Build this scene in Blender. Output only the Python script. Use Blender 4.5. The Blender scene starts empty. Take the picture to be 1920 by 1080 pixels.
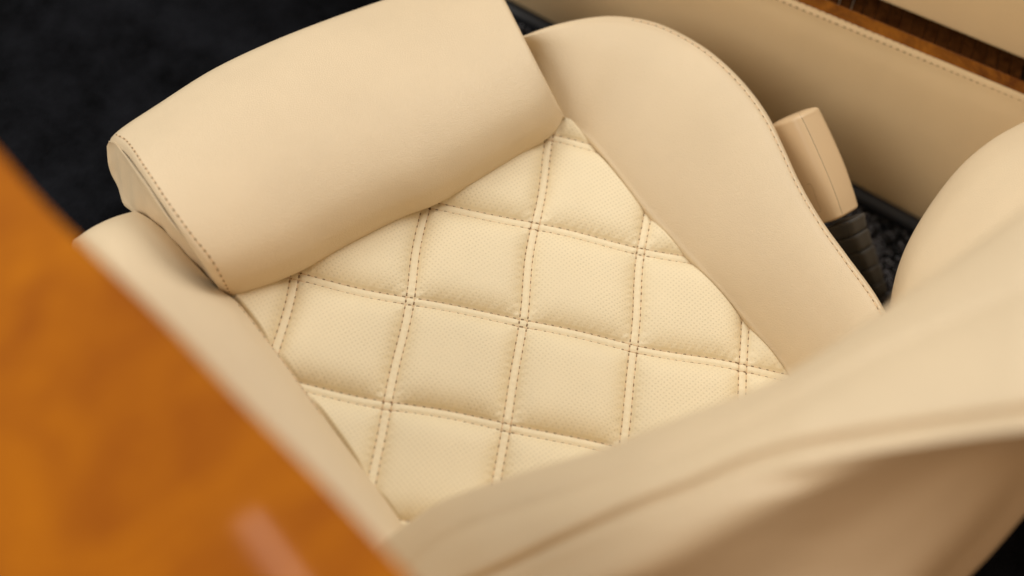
import bpy, math, random
import numpy as np
from mathutils import Vector, Matrix
from mathutils.bvhtree import BVHTree

random.seed(4)
rng = np.random.default_rng(7)
scene = bpy.context.scene
COL = scene.collection

# ------------------------------------------------------------------ camera
# The seat cushion lies in the plane z = 0: x to the seat's right, y forwards, z up.  Metres.
S = 0.080 / 0.072
FOC = 50.0 / 36.0 * 1920.0
CAM = np.array([-0.41824056, -0.2876801, 0.7738815]) * S
ROT = np.array([[0.78187462, -0.59664373, 0.18079915],
                [0.46110679, 0.74861931, 0.47639234],
                [-0.41958623, -0.28911136, 0.86044292]])
cam_data = bpy.data.cameras.new('camera')
cam = bpy.data.objects.new('camera', cam_data)
COL.objects.link(cam)
M = Matrix([list(ROT[:, 0]), list(ROT[:, 1]), list(ROT[:, 2])]).to_4x4()
M.translation = Vector(CAM)
cam.matrix_world = M
cam_data.lens = 50.0
cam_data.sensor_width = 36.0
cam_data.clip_start = 0.02
cam_data.clip_end = 50.0
cam_data.dof.use_dof = True
cam_data.dof.focus_distance = 1.0
cam_data.dof.aperture_fstop = 2.1
scene.camera = cam


def ray(x, y):
    return ROT.T @ np.array([(x - 960.0) / FOC, (540.0 - y) / FOC, -1.0])


def at(x, y, z):
    """the point at height z that the photograph shows at (x, y)"""
    d = ray(x, y)
    return CAM + (z - CAM[2]) / d[2] * d


def ats(pts, z):
    z = np.broadcast_to(np.asarray(z, float), (len(pts),))
    return np.array([at(p[0], p[1], h) for p, h in zip(pts, z)])


# ------------------------------------------------------------------ curves and surfaces
def catmull(P, n):
    """centripetal Catmull-Rom through P (k, d) or (k, m, d), n samples per interval"""
    P = np.asarray(P, float)
    P = np.concatenate([2 * P[:1] - P[1:2], P, 2 * P[-1:] - P[-2:-1]])
    out = []
    for i in range(1, len(P) - 2):
        p0, p1, p2, p3 = P[i - 1], P[i], P[i + 1], P[i + 2]

        def dt(a, b):
            return np.sqrt(np.maximum(np.linalg.norm(b - a, axis=-1, keepdims=True), 1e-9))
        t0 = 0.0 * dt(p0, p1)
        t1 = t0 + dt(p0, p1)
        t2 = t1 + dt(p1, p2)
        t3 = t2 + dt(p2, p3)
        for k in range(n if i < len(P) - 3 else n + 1):
            t = t1 + (t2 - t1) * (k / n)
            a1 = (t1 - t) / (t1 - t0) * p0 + (t - t0) / (t1 - t0) * p1
            a2 = (t2 - t) / (t2 - t1) * p1 + (t - t1) / (t2 - t1) * p2
            a3 = (t3 - t) / (t3 - t2) * p2 + (t - t2) / (t3 - t2) * p3
            b1 = (t2 - t) / (t2 - t0) * a1 + (t - t0) / (t2 - t0) * a2
            b2 = (t3 - t) / (t3 - t1) * a2 + (t - t1) / (t3 - t1) * a3
            out.append((t2 - t) / (t2 - t1) * b1 + (t - t1) / (t2 - t1) * b2)
    return np.array(out)


def resample(P, n):
    """n points evenly spread along a smooth curve through P"""
    C = catmull(P, 24)
    L = np.concatenate([[0], np.cumsum(np.linalg.norm(np.diff(C, axis=0), axis=1))])
    u = np.linspace(0, L[-1], n)
    return np.stack([np.interp(u, L, C[:, k]) for k in range(C.shape[1])], 1)


def mesh_obj(name, V, F, mats, parent=None, smooth=True, midx=None):
    me = bpy.data.meshes.new(name)
    me.from_pydata([tuple(map(float, v)) for v in V], [], F)
    for m in (mats if isinstance(mats, (list, tuple)) else [mats]):
        me.materials.append(m)
    if smooth:
        me.polygons.foreach_set('use_smooth', [True] * len(me.polygons))
    if midx is not None:
        me.polygons.foreach_set('material_index', midx)
    me.update()
    o = bpy.data.objects.new(name, me)
    COL.objects.link(o)
    if parent is not None:
        o.parent = parent
    return o


def grid_faces(r, c, flip=False, off=0):
    F = []
    for i in range(r - 1):
        for j in range(c - 1):
            a = off + i * c + j
            q = (a, a + 1, a + c + 1, a + c)
            F.append(q[::-1] if flip else q)
    return F


def surface(name, rails, mat, parent, n=6, flip=False, noise=None):
    """one smooth skin through a stack of equally sampled rails (k, m, 3)"""
    G = catmull(np.asarray(rails, float), n)
    r, c = G.shape[:2]
    V = G.reshape(-1, 3)
    if noise is not None:
        V = V + noise(V)
    return mesh_obj(name, V, grid_faces(r, c, flip), mat, parent)


def blend(a, b, prof, n, scale=None, bow=None):
    """rails between two outlines a, b (photo points); prof = [(share, height)], scale(s) varies height along them"""
    A, B = resample(np.array(a, float), n), resample(np.array(b, float), n)
    s = np.linspace(0, 1, n)
    k = np.ones(n) if scale is None else scale(s)
    out = []
    for t, h in prof:
        q = A * (1 - t) + B * t
        if bow is not None:
            q[:, 0] += np.interp(t, *bow) * np.exp(-s / 0.07)
        out.append(np.array([at(q[i, 0], q[i, 1], h * k[i]) for i in range(n)]))
    return out


def outward(rail, sign):
    T = np.gradient(rail[:, :2], axis=0)
    T /= np.linalg.norm(T, axis=1, keepdims=True) + 1e-9
    return np.stack([sign * T[:, 1], -sign * T[:, 0], 0 * T[:, 0]], 1)


def smooth_noise(V, scale, amp, seed=0):
    """cheap smooth pseudo noise from a few sine waves, along z"""
    g = np.random.default_rng(seed)
    h = np.zeros(len(V))
    for k in range(7):
        d = g.normal(size=3)
        d /= np.linalg.norm(d)
        f = scale * (0.6 + 0.9 * g.random())
        h += np.sin(V @ d * f + g.random() * 6.28)
    return np.stack([0 * h, 0 * h, amp * h / 3], 1)


# ------------------------------------------------------------------ materials
def new_mat(name):
    m = bpy.data.materials.new(name)
    m.use_nodes = True
    nt = m.node_tree
    return m, nt, nt.nodes['Principled BSDF']


def N(nt, typ, **kw):
    n = nt.nodes.new(typ)
    for k, v in kw.items():
        setattr(n, k, v)
    return n


def math_n(nt, op, a, b=None, c=None):
    n = N(nt, 'ShaderNodeMath', operation=op)
    for i, v in enumerate((a, b, c)):
        if v is None:
            continue
        if hasattr(v, 'is_linked') or hasattr(v, 'links'):
            nt.links.new(v, n.inputs[i])
        else:
            n.inputs[i].default_value = v
    return n.outputs[0]


def mix_col(nt, fac, a, b):
    n = N(nt, 'ShaderNodeMix', data_type='RGBA')
    for sock, v in ((n.inputs['Factor'], fac), (n.inputs['A'], a), (n.inputs['B'], b)):
        pass
    f = n.inputs[0]
    ca, cb = n.inputs[6], n.inputs[7]
    for sock, v in ((f, fac), (ca, a), (cb, b)):
        if hasattr(v, 'links'):
            nt.links.new(v, sock)
        else:
            sock.default_value = v if not isinstance(v, tuple) else (*v, 1.0)
    return n.outputs[2]


def noise_n(nt, scale, detail=3.0, rough=0.5, vec=None):
    n = N(nt, 'ShaderNodeTexNoise')
    n.inputs['Scale'].default_value = scale
    n.inputs['Detail'].default_value = detail
    n.inputs['Roughness'].default_value = rough
    if vec is not None:
        nt.links.new(vec, n.inputs['Vector'])
    return n.outputs['Fac']


def leather(name, base, rough=0.48, grain=0.12, perforated=False, wear=0.022):
    m, nt, b = new_mat(name)
    L = nt.links
    co = N(nt, 'ShaderNodeTexCoord').outputs['Object']
    big = noise_n(nt, 14.0, 3.0, 0.55, co)
    dark = tuple(c * (1 - 1.6 * wear) for c in base)
    lite = tuple(min(1.0, c * (1 + wear)) for c in base)
    ramp = N(nt, 'ShaderNodeMapRange')
    ramp.inputs['From Min'].default_value = 0.3
    ramp.inputs['From Max'].default_value = 0.7
    L.new(big, ramp.inputs['Value'])
    colr = mix_col(nt, ramp.outputs[0], dark, lite)
    # pebbled grain: small cells between fine creases
    vor = N(nt, 'ShaderNodeTexVoronoi', feature='DISTANCE_TO_EDGE')
    vor.inputs['Scale'].default_value = 620.0
    warp = N(nt, 'ShaderNodeVectorMath', operation='ADD')
    wn = N(nt, 'ShaderNodeTexNoise')
    wn.inputs['Scale'].default_value = 260.0
    L.new(co, wn.inputs['Vector'])
    sc = N(nt, 'ShaderNodeVectorMath', operation='SCALE')
    sc.inputs['Scale'].default_value = 0.0016
    L.new(wn.outputs['Color'], sc.inputs[0])
    L.new(co, warp.inputs[0])
    L.new(sc.outputs[0], warp.inputs[1])
    L.new(warp.outputs[0], vor.inputs['Vector'])
    cell = math_n(nt, 'MINIMUM', vor.outputs['Distance'], 0.18)
    fine = noise_n(nt, 900.0, 2.0, 0.5, co)
    mid = noise_n(nt, 75.0, 4.0, 0.6, co)
    h = math_n(nt, 'ADD', math_n(nt, 'MULTIPLY', cell, 2.2), math_n(nt, 'ADD', math_n(nt, 'MULTIPLY', fine, 0.35), math_n(nt, 'MULTIPLY', mid, 0.8)))
    # sparse fine creases
    cn = noise_n(nt, 26.0, 3.0, 0.55, co)
    line_ = N(nt, 'ShaderNodeMapRange')
    line_.inputs['From Min'].default_value = 0.0
    line_.inputs['From Max'].default_value = 0.012
    line_.inputs['To Min'].default_value = 1.0
    line_.inputs['To Max'].default_value = 0.0
    nt.links.new(math_n(nt, 'ABSOLUTE', math_n(nt, 'SUBTRACT', cn, 0.5)), line_.inputs['Value'])
    mask = N(nt, 'ShaderNodeMapRange')
    mask.inputs['From Min'].default_value = 0.55
    mask.inputs['From Max'].default_value = 0.72
    nt.links.new(noise_n(nt, 11.0, 1.0, 0.5, co), mask.inputs['Value'])
    h = math_n(nt, 'SUBTRACT', h, math_n(nt, 'MULTIPLY', math_n(nt, 'MULTIPLY', line_.outputs[0], mask.outputs[0]), 0.0 if perforated else 0.22))
    if perforated:
        uv = N(nt, 'ShaderNodeUVMap', uv_map='quilt').outputs[0]
        cells = 20.0
        dots = None
        for off in (0.0, 0.5):
            mul = N(nt, 'ShaderNodeVectorMath', operation='MULTIPLY_ADD')
            mul.inputs[1].default_value = (cells, cells, 0)
            mul.inputs[2].default_value = (off, off, 0)
            L.new(uv, mul.inputs[0])
            fr = N(nt, 'ShaderNodeVectorMath', operation='FRACTION')
            L.new(mul.outputs[0], fr.inputs[0])
            sb = N(nt, 'ShaderNodeVectorMath', operation='SUBTRACT')
            sb.inputs[1].default_value = (0.5, 0.5, 0)
            L.new(fr.outputs[0], sb.inputs[0])
            ln = N(nt, 'ShaderNodeVectorMath', operation='LENGTH')
            L.new(sb.outputs[0], ln.inputs[0])
            d = N(nt, 'ShaderNodeMapRange')
            d.inputs['From Min'].default_value = 0.20
            d.inputs['From Max'].default_value = 0.11
            L.new(ln.outputs['Value'], d.inputs['Value'])
            dots = d.outputs[0] if dots is None else math_n(nt, 'MAXIMUM', dots, d.outputs[0])
        # no holes in the seam bands
        fr = N(nt, 'ShaderNodeVectorMath', operation='FRACTION')
        L.new(uv, fr.inputs[0])
        sep = N(nt, 'ShaderNodeSeparateXYZ')
        L.new(fr.outputs[0], sep.inputs[0])
        for ax in (0, 1):
            e = math_n(nt, 'ABSOLUTE', math_n(nt, 'SUBTRACT', sep.outputs[ax], 0.5))
            k = math_n(nt, 'LESS_THAN', e, 0.445)
            dots = math_n(nt, 'MULTIPLY', dots, k)
        patch = noise_n(nt, 22.0, 2.0, 0.5, co)
        pr = N(nt, 'ShaderNodeMapRange')
        pr.inputs['From Min'].default_value = 0.32
        pr.inputs['From Max'].default_value = 0.62
        pr.inputs['To Min'].default_value = 0.35
        L.new(patch, pr.inputs['Value'])
        dots = math_n(nt, 'MULTIPLY', dots, pr.outputs[0])
        colr = mix_col(nt, math_n(nt, 'MULTIPLY', dots, 0.20), colr, tuple(c * f for c, f in zip(base, (0.42, 0.36, 0.28))))
        h = math_n(nt, 'SUBTRACT', h, math_n(nt, 'MULTIPLY', dots, 1.2))
    L.new(colr, b.inputs['Base Color'])
    bump = N(nt, 'ShaderNodeBump')
    bump.inputs['Strength'].default_value = grain
    bump.inputs['Distance'].default_value = 0.0006
    L.new(h, bump.inputs['Height'])
    L.new(bump.outputs[0], b.inputs['Normal'])
    rr = N(nt, 'ShaderNodeMapRange')
    rr.inputs['To Min'].default_value = rough - 0.05
    rr.inputs['To Max'].default_value = rough + 0.08
    L.new(mid, rr.inputs['Value'])
    L.new(rr.outputs[0], b.inputs['Roughness'])
    b.inputs['Specular IOR Level'].default_value = 0.42
    return m


CREAM = (0.78, 0.575, 0.345)
M_PERF = leather('perforated_cream_leather', (0.82, 0.695, 0.465), 0.5, 0.34, True)
M_LEA = leather('cream_leather', (0.69, 0.552, 0.365), 0.45, 0.42)
M_PANEL = leather('tan_leather', (0.76, 0.575, 0.335), 0.52, 0.5, wear=0.02)

M_THREAD, nt, b = new_mat('beige_thread')
b.inputs['Base Color'].default_value = (0.72, 0.52, 0.31, 1)
b.inputs['Roughness'].default_value = 0.6
M_HOLE, nt, b = new_mat('needle_hole')
b.inputs['Base Color'].default_value = (0.25, 0.16, 0.085, 1)
b.inputs['Roughness'].default_value = 0.8
b.inputs['Specular IOR Level'].default_value = 0.1


def wood(name, a, c, scale, stretch, coat=0.6, rough=0.4, dots=True):
    m, nt, b = new_mat(name)
    L = nt.links
    co = N(nt, 'ShaderNodeTexCoord').outputs['Object']
    mp = N(nt, 'ShaderNodeMapping')
    mp.inputs['Scale'].default_value = stretch
    L.new(co, mp.inputs['Vector'])
    n1 = N(nt, 'ShaderNodeTexNoise')
    n1.inputs['Scale'].default_value = scale
    n1.inputs['Detail'].default_value = 5
    n1.inputs['Roughness'].default_value = 0.6
    n1.inputs['Distortion'].default_value = 1.4
    L.new(mp.outputs[0], n1.inputs['Vector'])
    n2 = noise_n(nt, scale * 9, 4.0, 0.65, mp.outputs[0])
    f = math_n(nt, 'ADD', math_n(nt, 'MULTIPLY', n1.outputs['Fac'], 0.78), math_n(nt, 'MULTIPLY', n2, 0.22))
    r = N(nt, 'ShaderNodeMapRange')
    r.inputs['From Min'].default_value = 0.36
    r.inputs['From Max'].default_value = 0.66
    L.new(f, r.inputs['Value'])
    L.new(mix_col(nt, r.outputs[0], a, c), b.inputs['Base Color'])
    b.inputs['Roughness'].default_value = rough
    b.inputs['Coat Weight'].default_value = coat
    b.inputs['Specular IOR Level'].default_value = 0.06
    b.inputs['Coat Roughness'].default_value = 0.05
    return m


M_WOOD = wood('lacquered_walnut', (0.25, 0.060, 0.0003), (0.44, 0.140, 0.001), 19.0, (0.6, 1.0, 1.0))
M_STRIP = wood('burl_walnut', (0.13, 0.035, 0.003), (0.34, 0.12, 0.01), 45.0, (1.0, 0.6, 1.0), 0.5)
M_SLAT = wood('dark_walnut', (0.035, 0.011, 0.003), (0.10, 0.036, 0.009), 60.0, (1.0, 1.0, 1.0), 0.35)

M_FLOOR, nt, b = new_mat('black_carpet')
co = N(nt, 'ShaderNodeTexCoord').outputs['Object']
n1 = noise_n(nt, 9.0, 5.0, 0.62, co)
n2 = noise_n(nt, 330.0, 4.0, 0.7, co)
r = N(nt, 'ShaderNodeMapRange')
r.inputs['From Min'].default_value = 0.41
r.inputs['From Max'].default_value = 0.62
n3 = noise_n(nt, 42.0, 4.0, 0.6, co)
nt.links.new(math_n(nt, 'ADD', math_n(nt, 'MULTIPLY', n1, 0.62), math_n(nt, 'MULTIPLY', n3, 0.38)), r.inputs['Value'])
c1 = mix_col(nt, r.outputs[0], (0.0008, 0.0009, 0.0011), (0.0100, 0.0107, 0.0135))
c2 = mix_col(nt, math_n(nt, 'POWER', n2, 2.2), c1, (0.0065, 0.007, 0.0092))
nt.links.new(c2, b.inputs['Base Color'])
b.inputs['Roughness'].default_value = 0.95
b.inputs['Specular IOR Level'].default_value = 0.06
bp = N(nt, 'ShaderNodeBump')
bp.inputs['Strength'].default_value = 0.8
bp.inputs['Distance'].default_value = 0.002
nt.links.new(n2, bp.inputs['Height'])
nt.links.new(bp.outputs[0], b.inputs['Normal'])

M_PILE, nt, b = new_mat('carpet_loop')
oi = N(nt, 'ShaderNodeNewGeometry').outputs['Random Per Island']
nt.links.new(mix_col(nt, math_n(nt, 'POWER', oi, 3.0), (0.012, 0.012, 0.015), (0.70, 0.71, 0.78)), b.inputs['Base Color'])
b.inputs['Roughness'].default_value = 0.7

M_BLACK, nt, b = new_mat('black_vinyl')
b.inputs['Base Color'].default_value = (0.014, 0.017, 0.023, 1)
b.inputs['Roughness'].default_value = 0.38
M_RUBBER, nt, b = new_mat('black_rubber')
co = N(nt, 'ShaderNodeTexCoord').outputs['Object']
nn = noise_n(nt, 160.0, 3.0, 0.6, co)
nt.links.new(mix_col(nt, nn, (0.045, 0.043, 0.040), (0.075, 0.072, 0.066)), b.inputs['Base Color'])
b.inputs['Roughness'].default_value = 0.5
M_PLASTIC, nt, b = new_mat('tan_plastic')
co = N(nt, 'ShaderNodeTexCoord').outputs['Object']
nn = noise_n(nt, 1100.0, 2.0, 0.5, co)
b.inputs['Base Color'].default_value = (0.64, 0.465, 0.275, 1)
b.inputs['Roughness'].default_value = 0.36
bp = N(nt, 'ShaderNodeBump')
bp.inputs['Strength'].default_value = 0.12
bp.inputs['Distance'].default_value = 0.0004
nt.links.new(nn, bp.inputs['Height'])
nt.links.new(bp.outputs[0], b.inputs['Normal'])
M_GAP, nt, b = new_mat('dark_gap')
b.inputs['Base Color'].default_value = (0.05, 0.03, 0.016, 1)
b.inputs['Roughness'].default_value = 0.8
M_SHADE, nt, b = new_mat('moulded_line')
b.inputs['Base Color'].default_value = (0.40, 0.27, 0.15, 1)
b.inputs['Roughness'].default_value = 0.5
M_GLINT, nt, b = new_mat('painted_glint')  # pale metallic colour for the glints between slats
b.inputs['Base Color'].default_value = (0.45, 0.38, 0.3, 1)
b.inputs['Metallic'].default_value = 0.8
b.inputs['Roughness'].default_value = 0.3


# ------------------------------------------------------------------ stitches
def stitch_geo(V, F, MI, p, t, nrm, ln, rad, flat, mat):
    """a small spindle of length ln along t at p"""
    t = t / (np.linalg.norm(t) + 1e-9)
    nrm = nrm - t * (nrm @ t)
    nrm /= np.linalg.norm(nrm) + 1e-9
    s = np.cross(t, nrm)
    o = len(V)
    for u, k in ((-0.5, 0.25), (-0.38, 0.85), (0.0, 1.0), (0.38, 0.85), (0.5, 0.25)):
        for a in range(6):
            an = a * math.pi / 3
            V.append(p + t * (u * ln) + s * (math.cos(an) * rad * k) + nrm * (math.sin(an) * rad * flat * k))
    for r_ in range(4):
        for a in range(6):
            q = o + r_ * 6
            F.append((q + a, q + (a + 1) % 6, q + 6 + (a + 1) % 6, q + 6 + a))
            MI.append(mat)
    F.append(tuple(o + a for a in range(5, -1, -1)))
    F.append(tuple(o + 24 + a for a in range(6)))
    MI += [mat, mat]


def stitch_path(V, F, MI, P, NR, pitch=0.0056, hole=0.0024, width=0.00066, thread=True, skip=None):
    """holes and thread along a dense 3-D path P with normals NR"""
    L = np.concatenate([[0], np.cumsum(np.linalg.norm(np.diff(P, axis=0), axis=1))])
    n = int(L[-1] / pitch)
    for k in range(n):
        l = (k + 0.5) * pitch + random.uniform(-0.12, 0.12) * pitch

        def ev(q):
            return np.array([np.interp(q, L, P[:, i]) for i in range(3)])
        p = ev(l)
        if skip is not None and skip(p):
            continue
        nr = np.array([np.interp(l, L, NR[:, i]) for i in range(3)])
        nr /= np.linalg.norm(nr) + 1e-9
        t = ev(l + 0.001) - ev(l - 0.001)
        stitch_geo(V, F, MI, p + nr * 0.00012, t, nr, hole * random.uniform(0.85, 1.15), width * random.uniform(0.9, 1.1), 0.45, 1)
        if thread:
            q = l + pitch * 0.5
            p2 = ev(q)
            t2 = ev(q + 0.001) - ev(q - 0.001)
            stitch_geo(V, F, MI, p2 + nr * 0.0001, t2, nr, pitch - hole * 0.7, 0.00052, 0.8, 0)


def stitching(parent, paths, **kw):
    V, F, MI = [], [], []
    for P, NR in paths:
        stitch_path(V, F, MI, P, NR, **kw)
    return mesh_obj('stitching', V, F, [M_THREAD, M_HOLE], parent, True, MI)


def drape(obj, pts, n=220, lift=0.0):
    """lay a line seen in the photograph onto a finished surface"""
    me = obj.data
    bvh = BVHTree.FromPolygons([v.co for v in me.vertices], [p.vertices[:] for p in me.polygons])
    P, NR = [], []
    for x, y in resample(np.array(pts, float), n):
        d = ray(x, y)
        d /= np.linalg.norm(d)
        hit, nr, _, _ = bvh.ray_cast(Vector(CAM), Vector(d))
        if hit is None:
            continue
        nr = np.array(nr)
        if nr @ d > 0:
            nr = -nr
        P.append(np.array(hit) + nr * lift)
        NR.append(nr)
    return np.array(P), np.array(NR)


def thing(name, label, cat, loc=(0, 0, 0), group=None):
    o = bpy.data.objects.new(name, None)
    COL.objects.link(o)
    o.location = loc
    o.empty_display_size = 0.05
    o['label'] = label
    o['category'] = cat
    if group:
        o['group'] = group
    return o


# ================================================================== THE SEAT
seat = thing('car_seat', 'cream leather car seat with diamond quilted cushion and blurred backrest', 'car seat')

# ---- quilted cushion: a height field over the seat plane, diamonds of 8 cm
CELL = 0.080
LINE = 0.036                                   # half the gap between the two stitch rows, in cells
X0, X1, Y0, Y1 = -0.240, 0.112, -0.300, 0.096


def quilt_ij(x, y):
    a = x / (CELL / math.sqrt(2))
    b_ = -y / (CELL / math.sqrt(2))
    i, j = (a + b_) / 2, (b_ - a) / 2
    # hand-sewn lines wander a little
    i = i + 0.012 * np.sin(3.1 * j + 0.7) + 0.008 * np.sin(5.3 * j + i)
    j = j + 0.012 * np.sin(2.7 * i + 1.9) + 0.008 * np.sin(4.9 * i - j)
    return i, j


CELLH = {(a, c): random.uniform(0.88, 1.1) for a in range(-9, 9) for c in range(-9, 9)}


LB_IN = [(255, 396), (283, 412), (321, 444), (364, 492), (414, 543), (440, 561), (520, 661), (640, 826), (760, 990), (850, 1120)]
RB_IN = [(960, 82), (1000, 150), (1058, 232), (1103, 262), (1190, 372), (1310, 505), (1400, 605), (1490, 712), (1600, 850)]
SEAM_L = ats(resample(np.array(LB_IN[5:], float), 60), 0.003)[::-1]
SEAM_R = ats(resample(np.array(RB_IN[3:], float), 60), 0.002)[::-1]


def side_limits(y):
    """x of the left and right seams at y"""
    return np.interp(y, SEAM_L[:, 1], SEAM_L[:, 0]) - 0.0030, np.interp(y, SEAM_R[:, 1], SEAM_R[:, 0]) + 0.002


def insert_z(x, y):
    i, j = quilt_ij(x, y)
    ti = np.abs(i - np.round(i))
    tj = np.abs(j - np.round(j))

    def f(t):
        u = np.clip((t - LINE) / (0.5 - LINE), 0, 1)
        return 1 - (1 - u) ** 5.0
    ci, cj = np.floor(i).astype(int), np.floor(j).astype(int)
    hv = np.vectorize(lambda a, c: CELLH.get((a, c), 1.0))(ci, cj)
    z = 0.0080 * hv * f(ti) * f(tj)
    for t, o, w in ((ti, tj, j), (tj, ti, i)):
        # a low rounded welt between the two rows, and a groove under each row
        band = np.clip(1 - (t / LINE) ** 2, 0, 1)
        z = z + (0.00012 - 0.00010 * np.cos(w * 2 * np.pi / 0.07)) * band * np.clip((o - LINE * 0.6) / LINE, 0, 1)
        z = z - 0.0007 * np.exp(-((t - LINE) / 0.013) ** 2)
        # puckers where the leather is drawn into the seam
    z = z + 0.00021 * np.sin(i * 71 + 4 * np.sin(j * 7) + 2 * np.sin(i * 13)) * np.exp(-((tj - LINE - 0.035) / 0.035) ** 2)
    z = z + 0.00021 * np.sin(j * 71 + 4 * np.sin(i * 7) + 2 * np.sin(j * 13)) * np.exp(-((ti - LINE - 0.035) / 0.035) ** 2)
    xl, xr = side_limits(y)
    e = np.clip(np.minimum(x - xl, xr - x) / 0.0045, -1, 1)
    z = z * np.clip(0.1 + 0.9 * e, 0, 1) - 0.004 * np.clip(0.55 - e, 0, 1)
    return z


nx, ny = 470, 530
gx, gy = np.meshgrid(np.linspace(X0, X1, nx), np.linspace(Y0, Y1, ny))
gz = insert_z(gx, gy)
V = np.stack([gx, gy, gz], -1).reshape(-1, 3)
cushion = mesh_obj('quilted_cushion', V, grid_faces(ny, nx), M_PERF, seat)
gi, gj = quilt_ij(gx, gy)
uv = cushion.data.uv_layers.new(name='quilt')
li = np.empty(len(cushion.data.loops), dtype=np.int32)
cushion.data.loops.foreach_get('vertex_index', li)
uv.data.foreach_set('uv', np.stack([gi.ravel()[li], gj.ravel()[li]], 1).astype(np.float32).ravel())


def quilt_xy(i, j):
    """inverse of quilt_ij by a few fixed-point steps"""
    a, c = i, j
    for _ in range(12):
        x = (a - c) * CELL / math.sqrt(2)
        y = -(a + c) * CELL / math.sqrt(2)
        ii, jj = quilt_ij(np.array(x), np.array(y))
        a, c = a + (i - ii), c + (j - jj)
    return (a - c) * CELL / math.sqrt(2), -(a + c) * CELL / math.sqrt(2)


paths = []
for k in range(-5, 7):
    for sgn in (-1, 1):
        for axis in (0, 1):
            P = []
            for w in np.linspace(-6, 7, 700):
                x, y = quilt_xy(k + sgn * LINE, w) if axis == 0 else quilt_xy(w, k + sgn * LINE)
                x, y = float(x), float(y)
                xl, xr = side_limits(y)
                if xl - 0.002 < x < xr + 0.002 and -0.29 < y < 0.09:
                    P.append((x, y, float(insert_z(np.array(x), np.array(y)))))
            if len(P) > 12:
                P = np.array(P)
                e = 0.0012
                zx = (insert_z(P[:, 0] + e, P[:, 1]) - insert_z(P[:, 0] - e, P[:, 1])) / (2 * e)
                zy = (insert_z(P[:, 0], P[:, 1] + e) - insert_z(P[:, 0], P[:, 1] - e)) / (2 * e)
                NR = np.stack([-zx, -zy, np.ones(len(P))], 1)
                paths.append((P, NR / np.linalg.norm(NR, axis=1, keepdims=True)))
stitching(cushion, paths)

# ---- right bolster
RB_OUT = [(962, 76), (985, 66), (1040, 47), (1110, 33), (1160, 31), (1230, 43), (1300, 76), (1350, 112), (1400, 162), (1440, 217), (1470, 277),
          (1500, 342), (1540, 412), (1590, 482), (1640, 550), (1672, 605), (1720, 690)]
n = 90
up = lambda s: 0.55 + 0.45 * (3 * np.clip(s / 0.4, 0, 1) ** 2 - 2 * np.clip(s / 0.4, 0, 1) ** 3)
R = blend(RB_IN, RB_OUT, [(0.0, 0.002), (0.04, 0.0055), (0.12, 0.0125), (0.28, 0.025), (0.5, 0.0395), (0.72, 0.051), (0.90, 0.0562), (0.955, 0.056), (0.968, 0.0552), (0.982, 0.0552), (1.0, 0.050)], n, up)
first = R[0].copy() - outward(R[0], 1) * 0.004
first[:, 2] = -0.014
last = R[-1]
od = outward(last, -1)
if od[n // 2, 0] < 0:
    od = -od
r1 = last + od * 0.004 + np.array([0, 0, -0.012])
r2 = last + od * 0.004 + np.array([0, 0, -0.045])
r3 = last + od * -0.004
r3[:, 2] = -0.138
bol_r = surface('side_bolster', [first] + R + [r1, r2, r3], M_LEA, seat, 7,
                noise=lambda V: smooth_noise(V, 45, 0.0004, 3))
st = [(1180, 36), (1232, 49), (1298, 82), (1346, 118), (1394, 167), (1433, 222), (1463, 281), (1493, 346), (1533, 416), (1582, 487), (1632, 556), (1664, 612)]
stitching(bol_r, [drape(bol_r, st)], pitch=0.0062, hole=0.0022, width=0.00045)

# ---- left bolster
LB_OUT = [(140, 452), (215, 590), (330, 740), (480, 910), (640, 1090), (760, 1230)]
LB_P = [(0.0, 0.011), (0.05, 0.018), (0.14, 0.024), (0.35, 0.030), (0.65, 0.031), (0.9, 0.020), (1.0, 0.008)]
A, B = resample(np.array(LB_IN, float), n), resample(np.array(LB_OUT, float), n)
sl = np.linspace(0, 1, n)
R = []
for t, h in LB_P:
    q = A * (1 - t) + B * t
    bulge = 4 * t * (1 - t) * np.exp(-sl / 0.09)
    q = q + np.stack([-4 * bulge, -7 * bulge], 1)
    fall = 1 - 0.55 * np.exp(-sl / 0.045)
    R.append(np.array([at(q[i, 0], q[i, 1], h * fall[i]) for i in range(n)]))
first = R[0].copy()
first[:, 2] = -0.014
last = R[-1].copy()
last[:, 2] = -0.138
last[:, 0] -= 0.004
rails = np.array([first] + R + [last])
# the nose of the bolster rolls down in front
nose = []
for off, dz in ((0.004, -0.14), (0.0065, -0.05), (0.0055, -0.014), (0.003, -0.005)):
    c = rails[:, 0].copy()
    c[:, 1] += off
    c[:, 2] = np.maximum(c[:, 2] + dz, -0.14)
    nose.append(c)
rails = np.concatenate([np.stack(nose, 1), rails], 1)
bol_l = surface('side_bolster', rails, M_LEA, seat, 8, noise=lambda V: smooth_noise(V, 50, 0.0005, 5))
st = [(446, 566), (480, 608), (520, 659), (560, 714), (605, 777)]
stitching(bol_l, [drape(bol_l, [(p[0] - 3, p[1] + 1) for p in st])], pitch=0.0056, hole=0.0018, width=0.0004)

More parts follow.
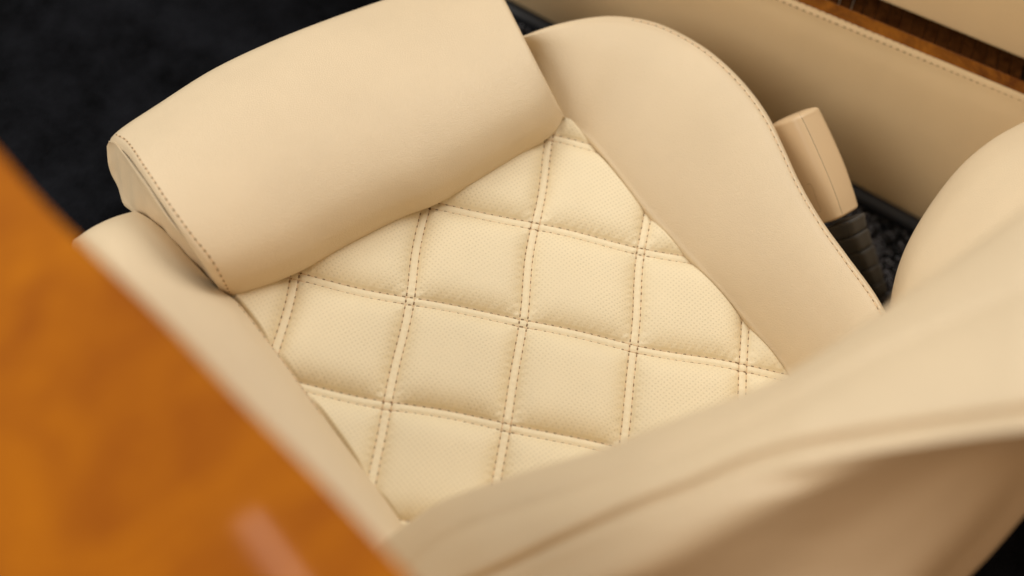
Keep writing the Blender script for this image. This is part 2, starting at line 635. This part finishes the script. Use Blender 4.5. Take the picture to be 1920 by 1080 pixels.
# ---- thigh support
TB = [(417, 546), (435, 553), (550, 515), (640, 466), (760, 405), (815, 384), (900, 336), (980, 287), (1020, 264), (1044, 243), (1056, 220)]
TF = [(204, 262), (217, 248), (300, 194), (400, 131), (500, 83), (600, 43), (720, 0), (820, -32), (915, -58)]
n = 100
prof = [(0.0, 0.006), (0.035, 0.018), (0.09, 0.029), (0.2, 0.041), (0.4, 0.050), (0.62, 0.051), (0.82, 0.045), (0.94, 0.036), (1.0, 0.027)]
R = blend(TB, TF, prof, n, None, ([0, 0.28, 0.5, 0.75, 0.94, 1], [0, 9, 10, 18, 17, 6]))
und = R[0] + np.array([0, 0.010, -0.007])
und2 = R[0] + np.array([0, 0.05, -0.03])
fr1 = R[-1] + np.array([0.0, 0.006, -0.014])
taper = np.linspace(1, 0, n)[:, None] ** 1.5
fr2 = R[-1] + np.array([0.030, 0, 0]) * taper + np.array([0, 0.004, -0.05])
fr3 = R[-1] + np.array([0.075, 0, 0]) * taper + np.array([0, -0.02, -0.11])
rails = np.array([und2, und] + R + [fr1, fr2, fr3])
# left edge dips into the seam; right end rolls over
lip = []
for off, dz in ((0.0, -0.0045), (0.0, 0.0)):
    pass
rails[:, 0, 2] -= 0.0045
rend = []
for ox, dz in ((0.004, -0.006), (0.007, -0.018), (0.006, -0.05), (0.0, -0.09)):
    c = rails[:, -1].copy()
    c[:, 0] += ox
    c[:, 2] += dz
    rend.append(c)
rails = np.concatenate([rails, np.stack(rend, 1)], 1)
thigh = surface('thigh_support', rails, M_LEA, seat, 7, noise=lambda V: smooth_noise(V, 38, 0.0003, 9))
SEAM = [(204, 264), (218, 264), (234, 279), (276, 334), (321, 405), (367, 467), (417, 546)]
STL = [(217, 252), (236, 263), (276, 320), (315, 379), (360, 441), (396, 486), (431, 549)]
stitching(thigh, [drape(thigh, STL)], pitch=0.0049, hole=0.0024, width=0.00058)
# side panel below the seam
PL = [(201, 274), (207, 312), (216, 350), (232, 380), (249, 397), (276, 422), (314, 454), (358, 500), (411, 550)]
n = 50
A = resample(np.array([(204, 264), (218, 265), (234, 280), (276, 335), (321, 406), (367, 468), (417, 547)], float), n)
B = resample(np.array(PL, float), n)
s = np.linspace(0, 1, n)
zt = np.interp(s, [0, 0.1, 0.3, 0.6, 0.85, 1], [0.026, 0.034, 0.044, 0.044, 0.027, 0.004])
zb = np.interp(s, [0, 0.15, 0.3, 0.42, 0.6, 1], [0.018, -0.002, -0.010, -0.008, -0.002, 0.0])
rails = []
for t, bulge in ((0.0, 0), (0.04, .0), (0.08, .0), (0.15, 0.0), (0.3, 0.0), (0.6, .0), (0.85, 0.0), (1.0, 0)):
    rails.append(np.array([at(*(A[i] * (1 - t) + B[i] * t), zt[i] * (1 - t) + zb[i] * t - {0.0: 0.010, 0.04: 0.007, 0.08: 0.0022, 0.15: -0.0008, 0.3: -0.0004}.get(t, 0)) for i in range(n)]))
tuck = rails[-1] + np.array([0.012, 0, -0.012])
tuck2 = rails[-1] + np.array([0.055, 0, -0.055])
top_in = rails[0] + np.array([0.006, 0, -0.004])


def panel_folds(V):
    w = 0.0010 * np.sin(V[:, 1] * 150 + V[:, 2] * 70) + 0.0006 * np.sin(V[:, 1] * 310 - V[:, 2] * 140 + 1.0)
    return np.stack([w * np.clip((0.034 - V[:, 2]) / 0.03, 0, 1), 0 * w, 0 * w], 1)


surface('side_panel', [top_in] + rails + [tuck, tuck2], M_LEA, thigh, 7, noise=panel_folds)

# ---- cushion base under everything
def box(name, lo, hi, mat, parent=None, bev=0.004):
    import bmesh
    bm = bmesh.new()
    bmesh.ops.create_cube(bm, size=1.0)
    for v in bm.verts:
        v.co = Vector([(lo[k] + hi[k]) / 2 + v.co[k] * (hi[k] - lo[k]) for k in range(3)])
    if bev:
        bmesh.ops.bevel(bm, geom=list(bm.edges), offset=bev, segments=3, affect='EDGES', profile=0.5)
    me = bpy.data.meshes.new(name)
    bm.to_mesh(me)
    bm.free()
    me.materials.append(mat)
    for p in me.polygons:
        p.use_smooth = True
    o = bpy.data.objects.new(name, me)
    COL.objects.link(o)
    o.parent = parent
    return o


box('seat_base', (-0.235, -0.29, -0.104), (0.115, 0.12, -0.022), M_BLACK, seat)

# ---- backrest, rising out of the cushion towards the camera
def zl(pts, xs, zs):
    return [float(np.interp(p[0], xs, zs)) for p in pts]


n = 90
zx = [620, 740, 900, 1200, 1500, 1920, 2060]
E0 = [(620, 1130), (690, 1048), (742, 1004), (790, 966), (830, 941), (900, 914), (1000, 881), (1120, 845), (1200, 815), (1300, 775), (1400, 736), (1480, 702), (1560, 655), (1640, 600), (1720, 545), (1800, 488), (1920, 400), (2060, 300)]
zE = [0.06, 0.085, 0.13, 0.20, 0.265, 0.33, 0.34]
E1 = [(660, 1180), (720, 1100), (765, 1048), (820, 1000), (880, 970), (1000, 930), (1120, 890), (1300, 822), (1460, 752), (1610, 678), (1760, 612), (1920, 545), (2060, 480)]
C0 = [(700, 1220), (800, 1132), (900, 1087), (960, 1060), (1060, 1012), (1200, 950), (1300, 912), (1400, 868), (1500, 838), (1700, 803), (1920, 772), (2060, 755)]
D0 = [(1100, 1170), (1290, 1082), (1450, 991), (1600, 912), (1750, 845), (1920, 800), (2060, 775)]
K0 = [(1600, 1240), (1720, 1085), (1800, 1000), (1880, 905), (1920, 850), (2060, 790)]


def rail(pts, dz, dip=0.0):
    q = resample(np.array(pts, float), n)
    w = np.clip((q[:, 0] - 1200) / 450, 0, 1)
    z = np.interp(q[:, 0], zx, zE) + dz + dip * w * w * (3 - 2 * w)
    return ats(q, z)


def midpx(a, c, t):
    return list(resample(np.array(a, float), 40) * (1 - t) + resample(np.array(c, float), 40) * t)


def shift(pts, dx, dy):
    return [(p[0] + dx, p[1] + dy) for p in pts]


r_e = rail(E0, 0)
down1 = r_e + np.array([0, 0.004, -0.015])
down2 = r_e + np.array([0, 0.0, -0.05])
down3 = r_e.copy()
down3[:, 1] += 0.02
down3[:, 2] = -0.02
back_rails = [down3, down2, down1, r_e,
              rail(midpx(E0, E1, 0.45), 0.011),
              rail(midpx(E0, E1, 0.85), 0.0165),
              rail(E1, 0.0183, -0.0018),
              rail(shift(E1, 6, 14), 0.0196),
              rail(midpx(E1, C0, 0.4), 0.0262),
              rail(midpx(E1, C0, 0.8), 0.030),
              rail(shift(C0, -4, -14), 0.0295),
              rail(C0, 0.0260),
              rail(shift(C0, 5, 16), 0.0272),
              rail(shift(C0, 8, 34), 0.0265),
              rail(midpx(C0, D0, 0.75), 0.017),
              rail(D0, -0.003),
              rail(midpx(D0, K0, 0.3), -0.034),
              rail(midpx(D0, K0, 0.7), -0.066),
              rail(K0, -0.095)]
back_rails += [rail(shift(K0, 28, 20), -0.135), rail(shift(K0, 52, 37), -0.19)]
lastr = back_rails[-1].copy()
lastr[:, 1] += 0.06
lastr[:, 2] -= 0.10
back_rails.append(lastr)
full = []
for r_ in back_rails:
    # both ends turn down: the left one over the bolster, the right one at the far side of the seat
    head = [r_[0] + np.array(d_) for d_ in ((-0.012, 0.02, -0.12), (-0.015, 0.004, -0.05), (-0.010, 0.0, -0.014))]
    e_ = r_[-1]
    go = (r_[-1] - r_[-6]) / (np.linalg.norm(r_[-1] - r_[-6]) + 1e-9)
    tail = [np.array([e_[0] + (0.34 - e_[0]) * f_, e_[1], e_[2]]) + go * 0.12 * f_ * (1 - f_) ** 2 for f_ in (0.12, 0.28, 0.5, 0.75, 1.0)]
    tail += [np.array([0.355, e_[1], e_[2] - 0.008]), np.array([0.366, e_[1], e_[2] - 0.03]), np.array([0.370, e_[1], e_[2] - 0.10]), np.array([0.365, e_[1], min(e_[2] - 0.12, -0.1)])]
    full.append(np.concatenate([np.array(head), r_, np.array(tail)]))
backrest = surface('backrest', full, M_LEA, seat, 6)

# right wing of the backrest
W0 = [(1660, 640), (1668, 600), (1673, 560), (1683, 510), (1701, 460), (1740, 391), (1800, 313), (1860, 262), (1925, 226), (2010, 190)]
W1 = [(1700, 720), (1760, 690), (1850, 640), (1960, 560), (2080, 470)]
n2 = 60
R = blend(W0, W1, [(0.0, 0.07), (0.1, 0.088), (0.25, 0.10), (0.5, 0.115), (0.8, 0.125), (1.0, 0.13)], n2, lambda s: 0.7 + 0.6 * s)
a1 = R[0] + np.array([0.004, 0.0, -0.010])
a2 = R[0] + np.array([0.030, -0.005, -0.05])
a3 = R[0] + np.array([0.05, -0.01, -0.0])
a3[:, 2] = -0.1
wing = []
for r_ in [a3, a2, a1] + R:
    e_ = r_[-1]
    tail = [e_ + np.array(d_) for d_ in ((0.012, 0, -0.004), (0.022, 0, -0.018), (0.026, 0, -0.06), (0.02, 0, -0.16))]
    wing.append(np.concatenate([r_, np.array(tail)]))
surface('wing', wing, M_LEA, backrest, 6)

# ================================================================== WOODEN DOOR CAP
cap = thing('wooden_door_cap', 'glossy orange brown wooden door capping, out of focus in front of the seat', 'door trim')
WE = [(-260, 10), (-120, 152), (0, 285), (70, 368), (140, 440), (300, 592), (440, 738), (600, 898), (770, 1080), (900, 1225), (1000, 1340)]
ZW = 0.345
n = 80
q = resample(np.array(WE, float), n)
edge = ats(q, ZW)
inn = outward(edge, 1)
if inn[n // 2, 0] > 0:
    inn = -inn
rails = [edge + np.array([0, 0, -0.030]) + inn * 0.004, edge + np.array([0, 0, -0.012]) + inn * 0.0, edge + np.array([0, 0, -0.0005]) + inn * 0.0001, edge + inn * 0.0005, edge + inn * 0.0009, edge + inn * 0.0015, edge + inn * 0.003 + np.array([0, 0, 0.00004]),
         edge + inn * 0.012 + np.array([0, 0, 0.0002]), edge + inn * 0.04 + np.array([0, 0, 0.0004]), edge + inn * 0.09 + np.array([0, 0, 0.0004]), edge + inn * 0.16 + np.array([0, 0, -0.002]), edge + inn * 0.165 + np.array([0, 0, -0.02])]
surface('wood_capping', rails, M_WOOD, cap, 5)
rails = [edge + inn * 0.007 + np.array([0, 0, -0.028]), edge + inn * 0.010 + np.array([0, 0, -0.06]), edge + inn * 0.012 + np.array([0, 0, -0.48])]
surface('door_panel', rails, M_PANEL, cap, 4)

# ================================================================== CENTRE CONSOLE
con = thing('centre_console', 'tan leather covered centre console with wood slats beside the seat', 'console')
ZT, ZB = 0.052, -0.092
ta, tb = at(1463, 0, ZT), at(1920, 189, ZT + 0.003)
ba, bb = at(945, -4, ZB), at(1720, 411, ZB)


def line(a, c, u):
    return a + (c - a) * u


dT = (tb - ta) / np.linalg.norm(tb - ta)
dB = (bb - ba) / np.linalg.norm(bb - ba)
us = np.linspace(-0.55, 0.45, 60)
# both edges measured from the foot of the seat's rear corner, forwards is negative
top_line = np.array([tb + dT * u for u in us])
bot_line = np.array([bb + dB * u for u in us])
dist = np.linalg.norm(top_line[30, :2] - bot_line[30, :2])
side = np.array([-dT[1], dT[0], 0.0])
if side[0] < 0:
    side = -side
rails = []
for t, bul, zz in ((0, 0, 0), (0.06, 0.002, 0), (0.3, 0.006, 0), (0.6, 0.007, 0), (0.86, 0.004, 0), (0.955, 0.001, 0), (1.0, 0.0, 0)):
    rails.append(bot_line * (1 - t) + top_line * t - side * bul)
crest = top_line + side * 0.0010 + np.array([0, 0, 0.0018])
crest1 = top_line + side * 0.0026 + np.array([0, 0, 0.0025])
crest2 = top_line + side * 0.0040 + np.array([0, 0, 0.0018])
crest3 = top_line + side * 0.0044 + np.array([0, 0, -0.006])
panel = surface('side_panel', rails + [crest, crest1, crest2, crest3], M_PANEL, con, 6, noise=lambda V: smooth_noise(V, 30, 0.0004, 2))
for off, pit in ((-0.0008, 0.0056), (0.0030, 0.0056)):
    if off < 0:
        P = top_line - side * 0.0001 + np.array([0, 0, -0.0006])
        NR = np.tile(-side * 0.7 + np.array([0, 0, 0.7]), (len(P), 1))
    else:
        P = crest1 + side * 0.0002
        NR = np.tile(np.array([0, 0, 1.0]), (len(P), 1))
    stitching(panel, [(P, NR)], pitch=pit, hole=0.0030 if off < 0 else 0.0012, width=0.0006 if off < 0 else 0.00045)
# rubber tube along the foot of the panel
V = []
rad = 0.0078
for p in bot_line:
    for a in range(14):
        an = a / 14 * 2 * math.pi
        V.append(p + (-side) * (math.cos(an) * rad + 0.004) + np.array([0, 0, math.sin(an) * rad - 0.004]))
F = [(i * 14 + a, i * 14 + (a + 1) % 14, (i + 1) * 14 + (a + 1) % 14, (i + 1) * 14 + a) for i in range(len(bot_line) - 1) for a in range(14)]
mesh_obj('rubber_edging', V, F, M_BLACK, con)


def strip_box(name, u0, u1, s0, s1, z0, z1, mat, parent, bev=0.0012, tilt=0.0):
    """a bar in the console's own axes: u along, s across (away from the seat)"""
    import bmesh
    bm = bmesh.new()
    bmesh.ops.create_cube(bm, size=1.0)
    for v in bm.verts:
        u = u0 + (v.co.x + 0.5) * (u1 - u0)
        s_ = s0 + (v.co.y + 0.5) * (s1 - s0)
        z = z0 + (v.co.z + 0.5) * (z1 - z0)
        p = tb + dT * u + side * s_
        v.co = Vector((p[0], p[1], tb[2] + dT[2] * u + z + tilt * s_))
    if bev:
        bmesh.ops.bevel(bm, geom=list(bm.edges), offset=bev, segments=2, affect='EDGES', profile=0.5)
    bmesh.ops.recalc_face_normals(bm, faces=bm.faces)
    me = bpy.data.meshes.new(name)
    bm.to_mesh(me)
    bm.free()
    me.materials.append(mat)
    o = bpy.data.objects.new(name, me)
    COL.objects.link(o)
    o.parent = parent
    return o


strip_box('wood_frame', -0.52, 0.3, 0.0046, 0.0188, -0.02, 0.0012, M_STRIP, con)
tray = strip_box('tray_bottom', -0.52, 0.012, 0.0190, 0.13, -0.03, -0.0125, M_GAP, con, 0)
u = -0.52
while u < -0.006:
    strip_box('slat', u, u + 0.0099, 0.0191, 0.129, -0.0122, -0.0040 + random.uniform(-0.0004, 0.0004), M_SLAT, tray, 0.0006)
    u += 0.0103
strip_box('wood_frame', 0.0055, 0.3, 0.0189, 0.13, -0.02, 0.0010, M_STRIP, con)
strip_box('padded_lid', -0.6, 0.4, 0.034, 0.30, 0.006, 0.10, M_PANEL, con, 0.003)
for u_ in (-0.1695, -0.1592, -0.1489):  # thin bright bars standing in for reflections in the slat gaps
    strip_box('slat_glint', u_, u_ + 0.0008, 0.0200, 0.129, -0.0045, -0.0024, M_GLINT, tray, 0)

# ================================================================== SEAT BELT BUCKLE
buc = thing('seat_belt_buckle', 'tan plastic seat belt buckle on a ribbed black boot between seat and console', 'buckle')


def loft_box(name, secs, mat, parent, m=10, power=5.0, n=8):
    """secs: (centre, across, deep) half-axis vectors; a rounded-box tube through them, closed at both ends"""
    rings = []
    for c, a, d in secs:
        ring = []
        for k in range(4 * m):
            an = k / (4 * m) * 2 * math.pi
            cs, sn = math.cos(an), math.sin(an)
            r_ = (abs(cs) ** power + abs(sn) ** power) ** (-1 / power)
            ring.append(np.array(c) + np.array(a) * cs * r_ + np.array(d) * sn * r_)
        rings.append(ring)
    G = catmull(np.array(rings), n) if n > 1 else np.array(rings)
    r, c = G.shape[:2]
    V = list(G.reshape(-1, 3))
    F = [(i * c + a, i * c + (a + 1) % c, (i + 1) * c + (a + 1) % c, (i + 1) * c + a) for i in range(r - 1) for a in range(c)]
    V.append(G[0].mean(0))
    V.append(G[-1].mean(0))
    F += [(len(V) - 2, (a + 1) % c, a) for a in range(c)]
    F += [(len(V) - 1, (r - 1) * c + a, (r - 1) * c + (a + 1) % c) for a in range(c)]
    o = mesh_obj(name, V, F, mat, parent)
    return o


top_c, bot_c = at(1488, 222, 0.040), at(1564, 408, 0.005)
ax = bot_c - top_c
ax /= np.linalg.norm(ax)
# wide face towards the camera's left, narrow face towards the console
view = (CAM - (top_c + bot_c) / 2)
view /= np.linalg.norm(view)
wd = np.cross(ax, view)
wd /= np.linalg.norm(wd)
if wd[0] < 0:
    wd = -wd
dp = np.cross(ax, wd)
dp /= np.linalg.norm(dp)
if dp @ view < 0:
    dp = -dp
c30, s30 = math.cos(math.radians(38)), math.sin(math.radians(38))
fa, fd = wd * c30 + dp * s30, dp * c30 - wd * s30     # turned so two faces show
Lb = np.linalg.norm(bot_c - top_c)
secs = []
for u, w, d in ((-0.035, 0.55, 0.55), (-0.02, 0.86, 0.84), (0.0, 0.97, 0.97), (0.05, 1.0, 1.0), (0.3, 1.09, 1.03), (0.55, 1.13, 1.03), (0.8, 1.09, 0.98), (0.94, 1.02, 0.95), (0.985, 0.98, 0.92), (1.0, 0.85, 0.8)):
    secs.append((top_c + ax * Lb * u, fa * 0.0163 * w, fd * 0.0165 * d))
shell = loft_box('buckle_cover', secs, M_PLASTIC, buc)
# parting line and release button
stV, stF, stMI = [], [], []
P, NR = drape(shell, [(1494, 204), (1512, 238), (1538, 295), (1562, 352), (1583, 411)], 60)
for a in range(0, len(P) - 1):
    stitch_geo(stV, stF, stMI, (P[a] + P[a + 1]) / 2, P[a + 1] - P[a], NR[a], np.linalg.norm(P[a + 1] - P[a]) * 1.3, 0.00022, 0.5, 0)
mesh_obj('parting_line', stV, stF, M_GAP, shell)
bV, bF, bMI = [], [], []
P, NR = drape(shell, [(1513, 346), (1519, 345), (1533, 380), (1539, 396), (1532, 398)], 40)
if len(P) > 4:
    for a in range(0, len(P) - 1):
        stitch_geo(bV, bF, bMI, (P[a] + P[a + 1]) / 2, P[a + 1] - P[a], NR[a], np.linalg.norm(P[a + 1] - P[a]) * 1.3, 0.0002, 0.5, 0)
    mesh_obj('release_button', bV, bF, M_SHADE, shell)
# ribbed boot: five stepped segments
pts = [(1584, 412, 0.004), (1592, 440, -0.012), (1606, 470, -0.032), (1620, 503, -0.055), (1632, 533, -0.080), (1640, 560, -0.105), (1646, 585, -0.128)]
for k in range(len(pts) - 1):
    a, c = at(*pts[k]), at(*pts[k + 1])
    w0 = 0.0124 - 0.0007 * k
    w1 = w0 - 0.0008
    t = c - a
    secs = [(a + t * 0.03, fa * w0 * 0.93, fd * w0 * 0.80), (a + t * 0.05, fa * w0, fd * w0 * 0.88), (a + t * 0.5, fa * (w0 + w1) / 2, fd * (w0 + w1) * 0.44), (a + t * 0.93, fa * w1, fd * w1 * 0.88), (a + t * 0.96, fa * w1 * 0.92, fd * w1 * 0.80), (a + t * 1.03, fa * w1 * 0.88, fd * w1 * 0.76)]
    loft_box('rubber_boot', secs, M_RUBBER, buc, 8, 9.0, 2)

# ================================================================== FLOOR
n = 240
gx, gy = np.meshgrid(np.linspace(-1.6, 1.9, n), np.linspace(-1.6, 2.4, n))
V = np.stack([gx, gy, 0 * gx], -1).reshape(-1, 3)
V[:, 2] = -0.106
far = np.clip((V[:, 1] - 0.16) / 0.2, 0, 1) * np.clip((0.25 - V[:, 0]) / 0.2, 0, 1)
V += smooth_noise(V, 16, 0.003, 21) * far[:, None]
floor = mesh_obj('floor', V, grid_faces(n, n), M_FLOOR)
floor['kind'] = 'structure'
floor['label'] = 'black carpet under and around the seat'

# short loops of carpet in the gap between seat and console
V, F = [], []
for k in range(42000):
    u = random.uniform(-0.42, 0.30)
    if u > 0.05 and random.random() < (u - 0.05) / 0.2:
        continue
    p = bb + dB * u - side * random.uniform(-0.01, 0.2)
    if p[0] < 0.12:
        continue
    z = -0.1055 + random.uniform(0, 0.002)
    r_ = random.uniform(0.0006, 0.0014)
    o = len(V)
    a = random.random() * 3.14
    e1 = np.array([math.cos(a), math.sin(a), random.uniform(-0.3, 0.3)])
    e2 = np.array([-math.sin(a), math.cos(a), random.uniform(-0.3, 0.3)])
    c = np.array([p[0], p[1], z])
    V += [c + e1 * r_, c + e2 * r_ * 0.7, c - e1 * r_, c - e2 * r_ * 0.7, c + np.array([0, 0, r_ * 1.4]), c - np.array([0, 0, r_])]
    F += [(o, o + 1, o + 4), (o + 1, o + 2, o + 4), (o + 2, o + 3, o + 4), (o + 3, o, o + 4), (o + 1, o, o + 5), (o + 2, o + 1, o + 5), (o + 3, o + 2, o + 5), (o, o + 3, o + 5)]
pile = mesh_obj('carpet_pile', V, F, M_PILE)
pile['kind'] = 'stuff'
pile['label'] = 'black carpet loops in the gap beside the seat'
pile['category'] = 'carpet'

# ================================================================== LIGHT
world = bpy.data.worlds.new('World')
scene.world = world
world.use_nodes = True
bg = world.node_tree.nodes['Background']
wt = world.node_tree
wc = N(wt, 'ShaderNodeTexCoord').outputs['Generated']
ws = N(wt, 'ShaderNodeSeparateXYZ')
wt.links.new(wc, ws.inputs[0])
wf = math_n(wt, 'ADD', math_n(wt, 'MULTIPLY', ws.outputs[1], 0.6), math_n(wt, 'MULTIPLY', ws.outputs[2], 0.6))
wr = N(wt, 'ShaderNodeMapRange')
wr.inputs['From Min'].default_value = -0.45
wr.inputs['From Max'].default_value = 0.45
wt.links.new(wf, wr.inputs['Value'])
# a pale showroom in front and above, a warm dim fill added behind and below to brown the backrest
wt.links.new(mix_col(wt, wr.outputs[0], (0.80, 0.42, 0.17), (1.0, 0.93, 0.82)), bg.inputs[0])
bg.inputs[1].default_value = 0.27


def area(name, loc, target, sx, sy, watts, col):
    l = bpy.data.lights.new(name, 'AREA')
    l.shape = 'RECTANGLE'
    l.size, l.size_y = sx, sy
    l.energy = watts
    l.color = col
    o = bpy.data.objects.new(name, l)
    COL.objects.link(o)
    o.location = loc
    o.rotation_euler = (Vector(target) - Vector(loc)).to_track_quat('-Z', 'Y').to_euler()
    return o


area('front_softbox', (-0.1, 2.5, 2.4), (0, 0, 0), 2.2, 1.4, 38, (1.0, 0.97, 0.92))
area('side_softbox', (-2.2, 0.5, 1.75), (0, 0, 0), 1.7, 1.4, 42, (1.0, 0.95, 0.88))
area('overhead_softbox', (1.75, 0.5, 2.2), (0, 0, 0), 1.2, 1.5, 38, (1.0, 0.96, 0.9))
area('rear_fill', (-0.5, -2.2, 1.3), (0, -0.3, 0.2), 1.0, 0.8, 9, (1.0, 0.60, 0.32))  # unseen warm fill, added to brown the underside of the backrest
area('strip_lamp', (0.135, -0.02, 2.6), (0.135, -0.02, 0.0), 0.075, 1.02, 0.95, (1.0, 0.72, 0.62))

scene.render.engine = 'CYCLES'
scene.cycles.use_denoising = True
scene.cycles.max_bounces = 8
scene.view_settings.view_transform = 'Standard'
scene.view_settings.look = 'None'
scene.view_settings.exposure = 0.03
scene.view_settings.gamma = 1.0
